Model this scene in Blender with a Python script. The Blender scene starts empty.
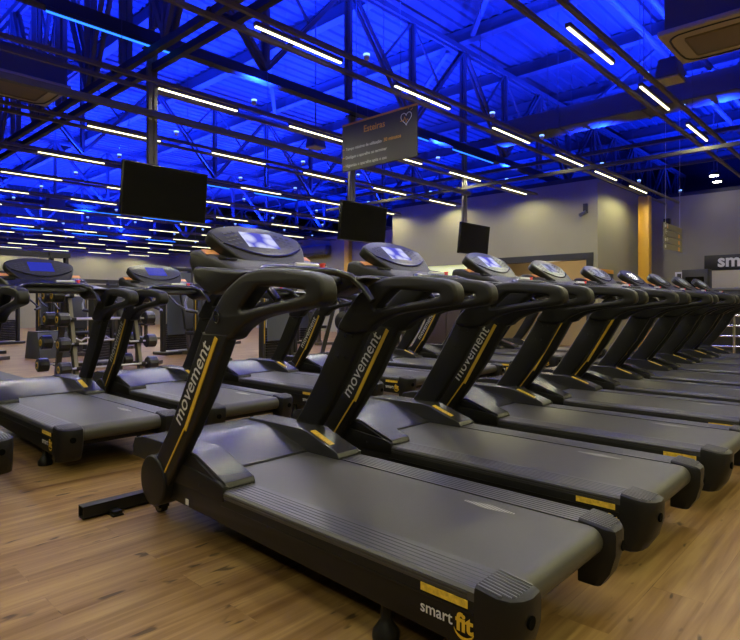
import bpy, bmesh, math, random
from mathutils import Vector, Matrix
random.seed(7)
SC = bpy.context.scene
COL = SC.collection
PI = math.pi

# ------------------------------------------------------------------ camera
CAM_H = 1.15
cam = bpy.data.cameras.new('camera')
cam.sensor_width = 36.0
cam.lens = 577.0 / 740.0 * 36.0
cam.shift_y = -16.0 / 740.0
cam.clip_end = 200
camo = bpy.data.objects.new('camera', cam)
COL.objects.link(camo)
camo.location = (0, 0, CAM_H)
camo.rotation_euler = (math.radians(90), 0, math.radians(42.94 - 90))
SC.camera = camo

# ------------------------------------------------------------------ world, exposure
w = bpy.data.worlds.new('world')
SC.world = w
w.use_nodes = True
w.node_tree.nodes['Background'].inputs[0].default_value = (0.02, 0.02, 0.03, 1)
w.node_tree.nodes['Background'].inputs[1].default_value = 0.3
SC.view_settings.view_transform = 'Standard'
SC.view_settings.look = 'None'
SC.view_settings.gamma = 1
SC.view_settings.use_curve_mapping = False
SC.view_settings.exposure = 0.0
SC.cycles.use_denoising = True
SC.cycles.max_bounces = 6
SC.cycles.diffuse_bounces = 3
SC.cycles.glossy_bounces = 3

TUBE_L = 4.0
TUBE_W = 29.0         # watts of each of the two lamps in a white fixture
#          # radiance of the white ceiling tubes
LED_L = 2.6            # radiance of the blue led tubes
UP_W = 820.0           # watts of each blue uplight
BLUE = (0.004, 0.026, 1.0)

# room dimensions (metres): X runs along the rows of treadmills, Y the way they face
ROOF = 6.85
XR = 26.0                      # the hall roof runs on over the rooms behind the side wall
XW, YB = 16.5, 31.0            # far side wall, end wall
BX, BY0, BY1 = 12.9, 5.06, 10.9  # the block of rooms that stands into the hall
X0, Y0 = -9.0, -7.0


# ------------------------------------------------------------------ materials
def mat(name, col, rough=0.5, metal=0.0, spec=0.5, emit=None, es=0.0, noise=0.0, nscale=8.0, bump=0.0, bscale=200.0):
    m = bpy.data.materials.new(name)
    m.use_nodes = True
    nt = m.node_tree
    b = nt.nodes['Principled BSDF']
    b.inputs['Base Color'].default_value = (*col, 1)
    b.inputs['Roughness'].default_value = rough
    b.inputs['Metallic'].default_value = metal
    b.inputs['Specular IOR Level'].default_value = spec
    if emit:
        b.inputs['Emission Color'].default_value = (*emit, 1)
        b.inputs['Emission Strength'].default_value = es
    tc = nt.nodes.new('ShaderNodeTexCoord')
    if noise > 0:
        n = nt.nodes.new('ShaderNodeTexNoise')
        n.inputs['Scale'].default_value = nscale
        n.inputs['Detail'].default_value = 4
        nt.links.new(tc.outputs['Object'], n.inputs['Vector'])
        r = nt.nodes.new('ShaderNodeMapRange')
        r.inputs[1].default_value = 0.3
        r.inputs[2].default_value = 0.7
        r.inputs[3].default_value = 1 - noise
        r.inputs[4].default_value = 1 + noise
        nt.links.new(n.outputs['Fac'], r.inputs[0])
        mx = nt.nodes.new('ShaderNodeVectorMath')
        mx.operation = 'SCALE'
        mx.inputs[0].default_value = col
        nt.links.new(r.outputs[0], mx.inputs['Scale'])
        nt.links.new(mx.outputs[0], b.inputs['Base Color'])
    if bump > 0:
        n2 = nt.nodes.new('ShaderNodeTexNoise')
        n2.inputs['Scale'].default_value = bscale
        nt.links.new(tc.outputs['Object'], n2.inputs['Vector'])
        bp = nt.nodes.new('ShaderNodeBump')
        bp.inputs['Strength'].default_value = bump
        bp.inputs['Distance'].default_value = 0.002
        nt.links.new(n2.outputs['Fac'], bp.inputs['Height'])
        nt.links.new(bp.outputs[0], b.inputs['Normal'])
    return m


def wood_floor():
    m = bpy.data.materials.new('wood_planks')
    m.use_nodes = True
    nt = m.node_tree
    N, L = nt.nodes, nt.links
    b = N['Principled BSDF']
    tc = N.new('ShaderNodeTexCoord')
    br = N.new('ShaderNodeTexBrick')
    br.offset = 0.37
    br.inputs['Color1'].default_value = (0.40, 0.40, 0.40, 1)
    br.inputs['Color2'].default_value = (0.66, 0.66, 0.66, 1)
    br.inputs['Mortar'].default_value = (0.30, 0.30, 0.30, 1)
    br.inputs['Scale'].default_value = 1.0
    br.inputs['Mortar Size'].default_value = 0.0012
    br.inputs['Brick Width'].default_value = 1.25
    br.inputs['Row Height'].default_value = 0.19
    L.new(tc.outputs['Object'], br.inputs['Vector'])
    off = N.new('ShaderNodeVectorMath')
    off.operation = 'MULTIPLY_ADD'       # shift the grain from plank to plank
    off.inputs[1].default_value = (7.0, 3.0, 5.0)
    L.new(br.outputs['Color'], off.inputs[0])
    L.new(tc.outputs['Object'], off.inputs[2])
    def grain(sx, sy, detail, dist):
        mp = N.new('ShaderNodeMapping')
        mp.inputs['Scale'].default_value = (sx, sy, 1)
        L.new(off.outputs[0], mp.inputs['Vector'])
        n = N.new('ShaderNodeTexNoise')
        n.inputs['Scale'].default_value = 1.0
        n.inputs['Detail'].default_value = detail
        n.inputs['Distortion'].default_value = dist
        L.new(mp.outputs[0], n.inputs['Vector'])
        return n
    g1, g2 = grain(1.3, 26, 6, 0.6), grain(0.7, 5, 3, 0.8)
    g3 = grain(5.0, 16, 2, 0.3)
    ad = N.new('ShaderNodeMath'); ad.operation = 'MULTIPLY_ADD'
    ad.inputs[1].default_value = 0.55
    L.new(g1.outputs['Fac'], ad.inputs[0])
    m2 = N.new('ShaderNodeMath'); m2.operation = 'MULTIPLY_ADD'
    m2.inputs[1].default_value = 0.45
    m2.inputs[2].default_value = 0.0
    L.new(g2.outputs['Fac'], m2.inputs[0])
    L.new(m2.outputs[0], ad.inputs[2])
    m3 = N.new('ShaderNodeMath'); m3.operation = 'MULTIPLY_ADD'
    m3.inputs[1].default_value = 0.16
    L.new(br.outputs['Color'], m3.inputs[0])
    L.new(ad.outputs[0], m3.inputs[2])
    cr = N.new('ShaderNodeValToRGB')
    e = cr.color_ramp.elements
    e[0].position = 0.40; e[0].color = (0.125, 0.060, 0.013, 1)
    e[1].position = 0.74; e[1].color = (0.355, 0.228, 0.084, 1)
    k = e.new(0.56); k.color = (0.228, 0.132, 0.046, 1)
    L.new(m3.outputs[0], cr.inputs[0])
    kn = N.new('ShaderNodeMapRange')     # small dark knots
    kn.inputs[1].default_value = 0.645; kn.inputs[2].default_value = 0.70
    kn.inputs[3].default_value = 1.0; kn.inputs[4].default_value = 0.35
    L.new(g3.outputs['Fac'], kn.inputs[0])
    sc = N.new('ShaderNodeVectorMath'); sc.operation = 'SCALE'
    L.new(cr.outputs[0], sc.inputs[0]); L.new(kn.outputs[0], sc.inputs['Scale'])
    L.new(sc.outputs[0], b.inputs['Base Color'])
    b.inputs['Roughness'].default_value = 0.5
    b.inputs['Specular IOR Level'].default_value = 0.25
    return m


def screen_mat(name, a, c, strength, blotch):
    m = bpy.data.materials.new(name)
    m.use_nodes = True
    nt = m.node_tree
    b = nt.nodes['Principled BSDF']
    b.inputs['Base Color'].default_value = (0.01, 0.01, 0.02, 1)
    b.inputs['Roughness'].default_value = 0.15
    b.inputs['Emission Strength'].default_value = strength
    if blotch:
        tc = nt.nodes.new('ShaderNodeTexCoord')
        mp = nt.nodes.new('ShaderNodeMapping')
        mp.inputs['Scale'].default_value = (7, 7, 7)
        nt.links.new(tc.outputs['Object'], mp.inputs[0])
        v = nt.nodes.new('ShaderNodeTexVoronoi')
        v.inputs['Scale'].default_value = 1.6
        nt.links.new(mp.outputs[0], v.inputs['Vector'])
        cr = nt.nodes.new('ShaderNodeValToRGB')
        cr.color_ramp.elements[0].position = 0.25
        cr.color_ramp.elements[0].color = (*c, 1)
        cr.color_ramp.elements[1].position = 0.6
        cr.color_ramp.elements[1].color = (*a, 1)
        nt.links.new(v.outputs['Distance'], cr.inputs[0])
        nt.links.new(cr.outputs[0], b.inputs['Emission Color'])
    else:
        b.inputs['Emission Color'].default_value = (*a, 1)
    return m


M = dict(
    wood=wood_floor(),
    rubber_floor=mat('grey_rubber_floor', (0.085, 0.09, 0.085), 0.7, noise=0.2, nscale=60),
    wall=mat('beige_grey_paint', (0.29, 0.275, 0.185), 0.8, noise=0.04, nscale=1.2),
    warm_wall=mat('warm_cream_paint', (0.50, 0.40, 0.25), 0.8),
    roof=mat('roof_sheet', (0.085, 0.085, 0.11), 0.6, 0.0, spec=0.2, noise=0.10, nscale=0.8),
    steel=mat('painted_roof_steel', (0.10, 0.10, 0.12), 0.5, 0.0, spec=0.3),
    dark_steel=mat('dark_roof_steel', (0.022, 0.022, 0.022), 0.5),
    rail=mat('dark_rail_paint', (0.14, 0.115, 0.075), 0.45),
    bar_paint=mat('dark_bar_paint', (0.05, 0.045, 0.035), 0.5),
    grey_rail=mat('grey_rail_paint', (0.13, 0.12, 0.10), 0.5),
    tube=mat('white_tube_diffuser', (0.9, 0.9, 0.85), 0.5, emit=(1.0, 0.92, 0.52), es=TUBE_L),
    led=mat('blue_led_diffuser', (0.1, 0.2, 0.9), 0.5, emit=(0.02, 0.17, 1.0), es=LED_L),
    uplens=mat('uplight_lens', (0.5, 0.6, 1), 0.4, emit=(0.2, 0.4, 1.0), es=2.5),
    white=mat('white_plastic', (0.75, 0.75, 0.75), 0.4),
    plastic=mat('black_textured_plastic', (0.0065, 0.0065, 0.0067), 0.42, spec=0.33, bump=0.25, bscale=900),
    frame=mat('black_satin_metal', (0.0065, 0.0065, 0.0067), 0.42, spec=0.35),
    hole_shade=mat('black_hole_shade', (0.002, 0.002, 0.002), 0.9, spec=0.05),
    gloss=mat('black_glossy_plastic', (0.013, 0.013, 0.015), 0.2, spec=0.6),
    hood=mat('charcoal_hood_plastic', (0.022, 0.022, 0.024), 0.27, spec=0.38),
    deck=mat('charcoal_ribbed_rail', (0.045, 0.045, 0.048), 0.34, spec=0.55),
    belt=mat('worn_running_belt', (0.048, 0.047, 0.041), 0.42, spec=0.5, noise=0.16, nscale=2.2, bump=0.25, bscale=700),
    panel=mat('console_face', (0.034, 0.034, 0.033), 0.28, spec=0.45),
    gold=mat('golden_yellow_stripe', (0.60, 0.385, 0.03), 0.4),
    sticker=mat('yellow_sticker', (0.62, 0.42, 0.04), 0.5, noise=0.25, nscale=70),
    silver=mat('silver_print', (0.55, 0.55, 0.56), 0.4),
    copper=mat('orange_plate', (0.75, 0.33, 0.13), 0.35, 0.2),
    red=mat('red_key', (0.75, 0.04, 0.03), 0.4),
    key=mat('grey_key_print', (0.052, 0.053, 0.055), 0.5),
    print=mat('white_belt_print', (0.55, 0.55, 0.52), 0.6),
    cap_rib=mat('worn_rib', (0.10, 0.10, 0.11), 0.35),
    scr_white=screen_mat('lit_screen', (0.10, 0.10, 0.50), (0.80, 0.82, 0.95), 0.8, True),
    scr_blue=screen_mat('blue_screen', (0.02, 0.03, 0.42), (0, 0, 0), 0.9, False),
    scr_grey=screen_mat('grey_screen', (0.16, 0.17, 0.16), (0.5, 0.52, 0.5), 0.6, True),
    tv=mat('tv_glass', (0.003, 0.003, 0.003), 0.2, spec=0.25),
    sign=mat('dark_sign_board', (0.055, 0.052, 0.05), 0.5),
    sign_orange=mat('orange_print', (0.70, 0.33, 0.05), 0.5),
    sign_white=mat('white_print', (0.72, 0.72, 0.70), 0.5),
    olive=mat('olive_sign_board', (0.20, 0.18, 0.11), 0.5),
    yellow=mat('yellow_column_paint', (0.68, 0.38, 0.03), 0.5),
    door_frame=mat('dark_door_frame', (0.02, 0.02, 0.021), 0.5),
    brown=mat('dark_brown_door', (0.045, 0.032, 0.026), 0.5),
    ac_side=mat('ac_casing', (0.10, 0.10, 0.11), 0.5),
    ac=mat('ac_panel', (0.55, 0.47, 0.30), 0.55),
    ac_dark=mat('ac_grille', (0.26, 0.21, 0.13), 0.7),
    duct=mat('galvanised_duct', (0.10, 0.10, 0.11), 0.5, 0.0),
    bar_silver=mat('bright_bar_steel', (0.50, 0.49, 0.47), 0.3, 0.3),
    chrome=mat('chrome_bar', (0.62, 0.62, 0.62), 0.22, 1.0),
    iron=mat('black_rubber_weight', (0.012, 0.012, 0.013), 0.3),
    gym=mat('dark_machine_frame', (0.022, 0.021, 0.020), 0.4),
    bronze=mat('bronze_machine_frame', (0.10, 0.08, 0.06), 0.4),
    pad=mat('black_pad', (0.015, 0.015, 0.016), 0.5),
    shroud=mat('grey_blue_shroud', (0.075, 0.085, 0.10), 0.35),
    box=mat('grey_box', (0.075, 0.08, 0.075), 0.6),
    lamp_warm=mat('warm_lamp', (0.9, 0.7, 0.4), 0.5, emit=(1.0, 0.55, 0.2), es=6.0),
    glow_green=mat('greenish_glow', (0.8, 0.9, 0.6), 0.5, emit=(0.75, 0.8, 0.42), es=0.5),
    spot_lens=mat('spot_lens', (1, 1, 0.9), 0.5, emit=(1.0, 0.95, 0.8), es=40.0),
    beige=mat('bright_opening_tone', (0.50, 0.46, 0.36), 0.6),
    orange_lamp=mat('orange_lamp', (0.9, 0.5, 0.1), 0.5, emit=(1.0, 0.42, 0.05), es=2.0),
)


# ------------------------------------------------------------------ mesh helpers
def V(*a):
    return Vector(a)


def box(bm, x0, x1, y0, y1, z0, z1, bev=0.0, seg=2):
    r = bmesh.ops.create_cube(bm, size=1.0)
    vs = r['verts']
    for v in vs:
        v.co = Vector(((x0 + x1) / 2 + v.co.x * (x1 - x0), (y0 + y1) / 2 + v.co.y * (y1 - y0), (z0 + z1) / 2 + v.co.z * (z1 - z0)))
    if bev > 0:
        es = list({e for v in vs for e in v.link_edges})
        bmesh.ops.bevel(bm, geom=es, offset=bev, segments=seg, profile=0.5, affect='EDGES')
    return vs


def bar(bm, a, b, wx, wz, up=(0, 0, 1)):
    """A square bar from a to b."""
    a, b = Vector(a), Vector(b)
    d = (b - a).normalized()
    u = Vector(up)
    if abs(d.dot(u)) > 0.98:
        u = Vector((1, 0, 0))
    s = d.cross(u).normalized()
    t = s.cross(d).normalized()
    vs = []
    for p in (a, b):
        for i, j in ((-1, -1), (1, -1), (1, 1), (-1, 1)):
            vs.append(bm.verts.new(p + s * (i * wx / 2) + t * (j * wz / 2)))
    f = [(0, 1, 2, 3), (7, 6, 5, 4), (0, 4, 5, 1), (1, 5, 6, 2), (2, 6, 7, 3), (3, 7, 4, 0)]
    for q in f:
        bm.faces.new([vs[i] for i in q])


def tube(bm, pts, rad, n=10, caps=True):
    """A round tube along a polyline; rad is a number or one per point."""
    pts = [Vector(p) for p in pts]
    rs = rad if isinstance(rad, (list, tuple)) else [rad] * len(pts)
    rings = []
    ref = None
    for i, p in enumerate(pts):
        if i == 0:
            d = pts[1] - p
        elif i == len(pts) - 1:
            d = p - pts[i - 1]
        else:
            d = (pts[i + 1] - p).normalized() + (p - pts[i - 1]).normalized()
        d.normalize()
        if ref is None:
            ref = Vector((0, 0, 1)) if abs(d.z) < 0.9 else Vector((1, 0, 0))
        s = d.cross(ref).normalized()
        t = s.cross(d).normalized()
        ref = t
        rings.append([bm.verts.new(p + (s * math.cos(2 * PI * k / n) + t * math.sin(2 * PI * k / n)) * rs[i]) for k in range(n)])
    for a, b in zip(rings, rings[1:]):
        for k in range(n):
            bm.faces.new((a[k], a[(k + 1) % n], b[(k + 1) % n], b[k]))
    if caps:
        bm.faces.new(rings[0][::-1])
        bm.faces.new(rings[-1])


def cyl(bm, a, b, r, n=16):
    tube(bm, [a, b], r, n)


def prism_x(bm, loop, x0, x1, bev=0.0, seg=2):
    """Extrude a (y, z) outline along X."""
    n = len(loop)
    A = [bm.verts.new((x0, y, z)) for y, z in loop]
    B = [bm.verts.new((x1, y, z)) for y, z in loop]
    fs = [bm.faces.new(A), bm.faces.new(B[::-1])]
    for i in range(n):
        fs.append(bm.faces.new((A[i], B[i], B[(i + 1) % n], A[(i + 1) % n])))
    bmesh.ops.recalc_face_normals(bm, faces=fs)
    if bev > 0:
        es = [e for f in fs for e in f.edges]
        es = [e for e in set(es) if len(e.link_faces) == 2 and e.calc_face_angle(0) > 0.6]
        bmesh.ops.bevel(bm, geom=es, offset=bev, segments=seg, profile=0.5, affect='EDGES', clamp_overlap=True)


def chaikin(p, n=2, closed=True):
    for _ in range(n):
        q = []
        m = len(p)
        for i in range(m if closed else m - 1):
            a, b = p[i], p[(i + 1) % m]
            q.append((a[0] * .75 + b[0] * .25, a[1] * .75 + b[1] * .25))
            q.append((a[0] * .25 + b[0] * .75, a[1] * .25 + b[1] * .75))
        p = q
    return p


def from_object(o, mtx, bm=None):
    COL.objects.link(o)
    dg = bpy.context.evaluated_depsgraph_get()
    dg.update()
    me = bpy.data.meshes.new_from_object(o.evaluated_get(dg))
    bpy.data.objects.remove(o)
    bm = bm or bmesh.new()
    me.transform(mtx)
    bm.from_mesh(me)
    bpy.data.meshes.remove(me)
    bmesh.ops.remove_doubles(bm, verts=bm.verts, dist=1e-6)
    return bm


def plate(loops, half, bev, mtx, bm=None, res=3):
    """A flat plate from 2D outlines (the later ones are holes), rounded edges; mtx maps (u, v, w) to the place."""
    cu = bpy.data.curves.new('outline', 'CURVE')
    cu.dimensions = '2D'
    cu.fill_mode = 'BOTH'
    cu.extrude = max(half - bev, 0.0001)
    cu.bevel_depth = bev
    cu.bevel_resolution = res
    cu.offset = -bev
    for lp in loops:
        s = cu.splines.new('POLY')
        s.points.add(len(lp) - 1)
        for p, (u, v) in zip(s.points, lp):
            p.co = (u, v, 0, 1)
        s.use_cyclic_u = True
    return from_object(bpy.data.objects.new('outline', cu), mtx, bm)


def frame_mtx(o, u, v):
    u, v = Vector(u).normalized(), Vector(v).normalized()
    n = u.cross(v)
    return Matrix(((u.x, v.x, n.x, o[0]), (u.y, v.y, n.y, o[1]), (u.z, v.z, n.z, o[2]), (0, 0, 0, 1)))


def text(body, width, o, u, v, bold=0.0, thick=0.001, align='LEFT', bm=None, height=None, shear=0.0):
    """Lettering fitted to a width (or a cap height), from its origin o along u."""
    cu = bpy.data.curves.new('lettering', 'FONT')
    cu.body = body
    cu.size = 1.0
    cu.offset = bold
    cu.shear = shear
    cu.extrude = 0.0
    cu.resolution_u = 3
    t = bpy.data.objects.new('lettering', cu)
    tb = from_object(t, Matrix.Identity(4))
    xs = [q.co.x for q in tb.verts]
    ys = [q.co.y for q in tb.verts]
    s = width / (max(xs) - min(xs)) if width else height / (max(ys) - min(ys))
    ox = min(xs) if align == 'LEFT' else (min(xs) + max(xs)) / 2
    m = frame_mtx(o, u, v) @ Matrix.Scale(s, 4) @ Matrix.Translation((-ox, 0, 0))
    m = Matrix.Translation(frame_mtx(o, u, v).to_3x3().col[2] * thick) @ m
    tb.transform(m)
    if bm is None:
        return tb
    me = bpy.data.meshes.new('x')
    tb.to_mesh(me)
    bm.from_mesh(me)
    bpy.data.meshes.remove(me)
    tb.free()
    return bm


def build(name, bm, material, parent=None, angle=0.6, flat=False):
    """Links a bmesh as ONE mesh object."""
    if not flat:
        bmesh.ops.recalc_face_normals(bm, faces=bm.faces)
    for f in bm.faces:
        f.smooth = not flat
    for e in bm.edges:
        if len(e.link_faces) == 2:
            e.smooth = e.calc_face_angle(0) < angle
    me = bpy.data.meshes.new(name)
    bm.to_mesh(me)
    bm.free()
    me.materials.append(material)
    o = bpy.data.objects.new(name, me)
    COL.objects.link(o)
    if parent:
        o.parent = parent
    return o


def NB():
    return bmesh.new()


def tag(o, label=None, cat=None, group=None, kind=None):
    if label: o['label'] = label
    if cat: o['category'] = cat
    if group: o['group'] = group
    if kind: o['kind'] = kind
    return o


def thing(name, label, cat, loc=(0, 0, 0), rz=0.0, group=None):
    o = bpy.data.objects.new(name, None)
    o.empty_display_size = 0.1
    COL.objects.link(o)
    o.location = loc
    o.rotation_euler = (0, 0, rz)
    return tag(o, label, cat, group)


def dup(root, loc, rz=None, label=None, group=None):
    r = root.copy()
    COL.objects.link(r)
    r.location = loc
    if rz is not None: r.rotation_euler = (0, 0, rz)
    if label: r['label'] = label
    if group: r['group'] = group
    for ch in list(root.children):
        c = ch.copy()
        COL.objects.link(c)
        c.parent = r
        for g in list(ch.children):
            d = g.copy()
            COL.objects.link(d)
            d.parent = c
    return r


def struct(name, bm, m, label=None, parent=None, flat=False):
    o = build(name, bm, m, parent, flat=flat)
    if parent is None:
        tag(o, label, None, None, 'structure')
    return o


ORD = ['first', 'second', 'third', 'fourth', 'fifth', 'sixth', 'seventh', 'eighth', 'ninth', 'tenth', 'eleventh', 'twelfth', 'thirteenth', 'fourteenth']

# ------------------------------------------------------------------ the setting
b = NB(); box(b, X0, XW, Y0, YB, -0.15, 0.0)
struct('floor', b, M['wood'], 'brown wood plank floor of the gym hall')
b = NB(); box(b, X0, 2.9, 7.2, 12.9, 0.0, 0.006)
tag(build('rubber_mat', b, M['rubber_floor']), 'grey rubber mat laid over the wood floor before the barbell rack', 'mat')

# corrugated roof sheet: ribs run along X
b = NB()
prof = []
y = Y0
while y < YB:
    prof += [(y, ROOF), (y + 0.16, ROOF), (y + 0.19, ROOF - 0.035), (y + 0.24, ROOF - 0.035), (y + 0.27, ROOF)]
    y += 0.30
prof.append((YB + 0.2, ROOF))
A = [b.verts.new((X0, yy, zz)) for yy, zz in prof]
B = [b.verts.new((XR, yy, zz)) for yy, zz in prof]
A2 = [b.verts.new((X0, yy, ROOF + 0.1)) for yy, zz in prof]
B2 = [b.verts.new((XR, yy, ROOF + 0.1)) for yy, zz in prof]
for i in range(len(prof) - 1):
    b.faces.new((A[i], A[i + 1], B[i + 1], B[i]))
    b.faces.new((A2[i], B2[i], B2[i + 1], A2[i + 1]))
struct('ceiling', b, M['roof'], 'ribbed metal roof sheet washed in blue light', flat=True)

T = 0.2
WT = 3.95
b = NB(); box(b, X0, XW + T, YB + .05, YB + T, WT, ROOF)
struct('wall_end_upper', b, M['dark_steel'], 'dark upper cladding above the end wall')
b = NB(); box(b, X0, XW + T, YB, YB + T, 0, WT)
struct('wall_end', b, M['wall'], 'beige grey end wall beyond the weight machines')
WT = 3.95     # top of the painted walls
b = NB(); box(b, XW, XW + T, BY1 + T, YB, 0, WT)
struct('wall_side', b, M['wall'], 'beige grey side wall behind the second row')
b = NB(); box(b, XW, XW + T, Y0, BY0, 0, WT)
struct('wall_reception', b, M['wall'], 'beige grey wall behind the reception sign')
b = NB(); box(b, BX + T, XW + T, BY0, BY0 + T, 0, WT)
struct('wall_return', b, M['wall'], 'beige grey return wall beside the yellow column')
b = NB(); box(b, BX + T, XW + T, BY1, BY1 + T, 0, WT)
struct('wall_inner', b, M['wall'], 'hidden return of the block of rooms')
# block front with two openings: Y 5.25..8.15 (lit room) and Y 8.45..9.6 (dark door)
DO = (5.17, 8.15, 2.18)
DD = (8.5, 9.95, 2.2)
b = NB()
box(b, BX, BX + T, BY0, DO[0], 0, WT)
box(b, BX, BX + T, DO[1], DD[0], 0, WT)
box(b, BX, BX + T, DD[1], BY1 + T, 0, WT)
box(b, BX, BX + T, DO[0], DO[1], DO[2], WT)
box(b, BX, BX + T, DD[0], DD[1], DD[2], WT)
bmesh.ops.remove_doubles(b, verts=b.verts, dist=1e-5)
struct('wall_block', b, M['wall'], 'beige grey wall with the lit doorway, behind the televisions')
b = NB(); box(b, BX, XW + T, BY0, BY1 + T, WT, WT + 0.1)
struct('ceiling_block', b, M['dark_steel'], 'dark roof slab over the block of rooms')
b = NB(); box(b, XR, XR + T, Y0, YB, WT, ROOF)
struct('wall_upper', b, M['dark_steel'], 'dark cladding at the far end of the roof space')
b = NB(); box(b, XW + .02, XR, Y0, YB, WT, WT + .1)
struct('ceiling_rooms', b, M['dark_steel'], 'dark slab over the rooms behind the side wall')
b = NB(); box(b, X0, XW + T, Y0 - T, Y0, 0, ROOF)
struct('wall_behind', b, M['wall'], 'wall behind the camera')
b = NB(); box(b, X0 - T, X0, Y0, YB, 0, ROOF)
struct('wall_far', b, M['wall'], 'long wall out of view')
# lit room behind the doorway
b = NB()
box(b, XW - 1.0, XW - 0.9, BY0 + T, BY1, 0, 3.0)
struct('wall_room', b, M['warm_wall'], 'warm lit wall inside the doorway')
b = NB(); box(b, BX + T, XW - 1.0, BY0 + T, BY1, 2.95, 3.0)
struct('ceiling_room', b, M['warm_wall'], 'ceiling of the lit room')
# dark door frame
d1 = thing('door_1', None, None); tag(d1, 'dark framed doorway to a warmly lit room', None, None, 'structure')
b = NB()
box(b, BX - 0.04, BX + T + 0.02, DO[0] - 0.02, DO[0] + 0.13, 0, DO[2])
box(b, BX - 0.04, BX + T + 0.02, DO[1] - 0.16, DO[1] + 0.02, 0, DO[2])
box(b, BX - 0.04, BX + T + 0.02, DO[0] - 0.02, DO[1] + 0.02, DO[2] - 0.02, DO[2] + 0.13)
build('door_frame', b, M['door_frame'], d1)
d2 = thing('door_2', None, None); tag(d2, 'dark brown double door under a greenish glow standing for a lit opening', None, None, 'structure')
b = NB()
box(b, BX + 0.06, BX + 0.12, DD[0] + 0.02, 9.21, 0, 1.9, 0.004)
box(b, BX + 0.06, BX + 0.12, 9.23, DD[1] - 0.02, 0, 1.9, 0.004)
build('door_leaf', b, M['brown'], d2)
b = NB(); box(b, BX + 0.05, BX + 0.12, DD[0], DD[1], 1.93, DD[2])
build('door_glow_strip', b, M['glow_green'], d2)  # glowing strip stands for the greenish light in the opening above the leaves
b = NB(); cyl(b, (BX + 0.02, 9.13, 0.9), (BX + 0.02, 9.13, 1.2), 0.015, 8)
build('door_handle', b, M['chrome'], d2)

# warm lamps inside the room
pl = bpy.data.lights.new('room_lamp', 'POINT'); pl.energy = 22; pl.color = (1.0, 0.84, 0.55); pl.shadow_soft_size = 0.25
ro = thing('room_pendant_lamp', 'warm round lamp inside the lit doorway', 'lamp', (14.4, 6.9, 2.5))
b = NB(); bmesh.ops.create_icosphere(b, subdivisions=2, radius=0.12)
build('lamp_globe', b, M['lamp_warm'], ro)
b = NB(); cyl(b, (0, 0, 0.1), (0, 0, 0.45), 0.01, 6)
build('lamp_cord', b, M['frame'], ro)
plo = bpy.data.objects.new('room_lamp', pl); COL.objects.link(plo); plo.parent = ro; plo.location = (0, 0, -0.5)

# yellow columns
for i, (x, y_) in enumerate(((14.9, 4.85), (16.3, 16.6), (16.25, 27.3))):
    b = NB(); box(b, x, x + 0.22, y_ - 0.25, y_, 0, 3.8, 0.01)
    struct('column_%d' % (i + 1), b, M['yellow'], ('yellow column at the end of the return wall', 'yellow column against the side wall behind the televisions', 'yellow column far down the side wall')[i])

# ------------------------------------------------------------------ roof steel
def truss(x0, x1, y_, zb, zt, step, m, web=0.055, chord=0.10, along='x', dense=False):
    b = NB()
    P = (lambda q, o, z: (q, y_ + o, z)) if along == 'x' else (lambda q, o, z: (y_ + o, q, z))
    for o in (-0.06, 0.06):
        bar(b, P(x0, o, zt), P(x1, o, zt), 0.05, chord)
    q, k = x0, 0
    while q < x1 - 0.05:
        for o in (-0.045, 0.045):
            bar(b, P(q, o, zb), P(q, o, zt), 0.05, web)
        e = min(q + step, x1)
        if k % 2:
            for o in (-0.05, 0.05): bar(b, P(q, o, zb), P(e, o, zt), 0.045, web)
        else:
            for o in (-0.05, 0.05): bar(b, P(q, o, zt), P(e, o, zb), 0.045, web)
        bar(b, P((q + e) / 2, 0, zb + (zt - zb) / 2), P(q if k % 2 else e, 0, zt), 0.03, 0.04)
        q += step; k += 1
    return b

BEAM_Z = 4.35
for i, y_ in enumerate((0.0, 6.62, 13.2, 19.8, 26.4)):
    x1 = XR - .2
    b = truss(-6.6, x1, y_, BEAM_Z + 0.1, 6.3, 1.65, M['steel'])
    struct('roof_truss_beam', b, M['steel'], 'blue lit lattice truss over the %s line of posts' % ORD[i])
    b = NB()
    box(b, -6.6, x1, y_ - 0.05, y_ + 0.05, BEAM_Z - 0.08, BEAM_Z + 0.05)
    box(b, -6.6, x1, y_ - 0.07, y_ + 0.07, BEAM_Z - 0.09, BEAM_Z - 0.08)
    struct('truss_bottom_beam', b, M['dark_steel'], 'black bottom beam of the %s lattice truss' % ORD[i])
# trusses running along Y with a double dark bottom chord
for i, x in enumerate((-3.3, 3.22)):
    b = truss(-6.0, 30.5, x, 4.15, 6.35, 1.1, M['steel'], web=0.07, along='y')
    struct('main_truss_beam', b, M['steel'], 'tall main truss with close webs crossing the hall')
    b = NB()
    for o in (-0.12, 0.12):
        box(b, x + o - 0.02, x + o + 0.02, Y0, YB, 3.98, 4.07)
        box(b, x + o - 0.035, x + o + 0.035, Y0, YB, 3.97, 3.98)
    yy = -6.0
    while yy < 30:
        box(b, x - 0.16, x + 0.16, yy, yy + 0.05, 4.03, 4.07); yy += 2.2
    struct('main_bottom_beam', b, M['dark_steel'], 'dark double bottom beam of the main truss crossing the hall')
# purlins under the sheet, along Y
x = -6.9
k = 0
while x < XR - 0.3:
    b = NB()
    box(b, x - 0.05, x + 0.05, Y0, YB, ROOF - 0.30, ROOF - 0.04)
    box(b, x - 0.10, x + 0.10, Y0, YB, ROOF - 0.32, ROOF - 0.29)
    struct('roof_purlin_beam', b, M['steel'], 'blue lit roof purlin beam')
    x += 2.42; k += 1
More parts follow.
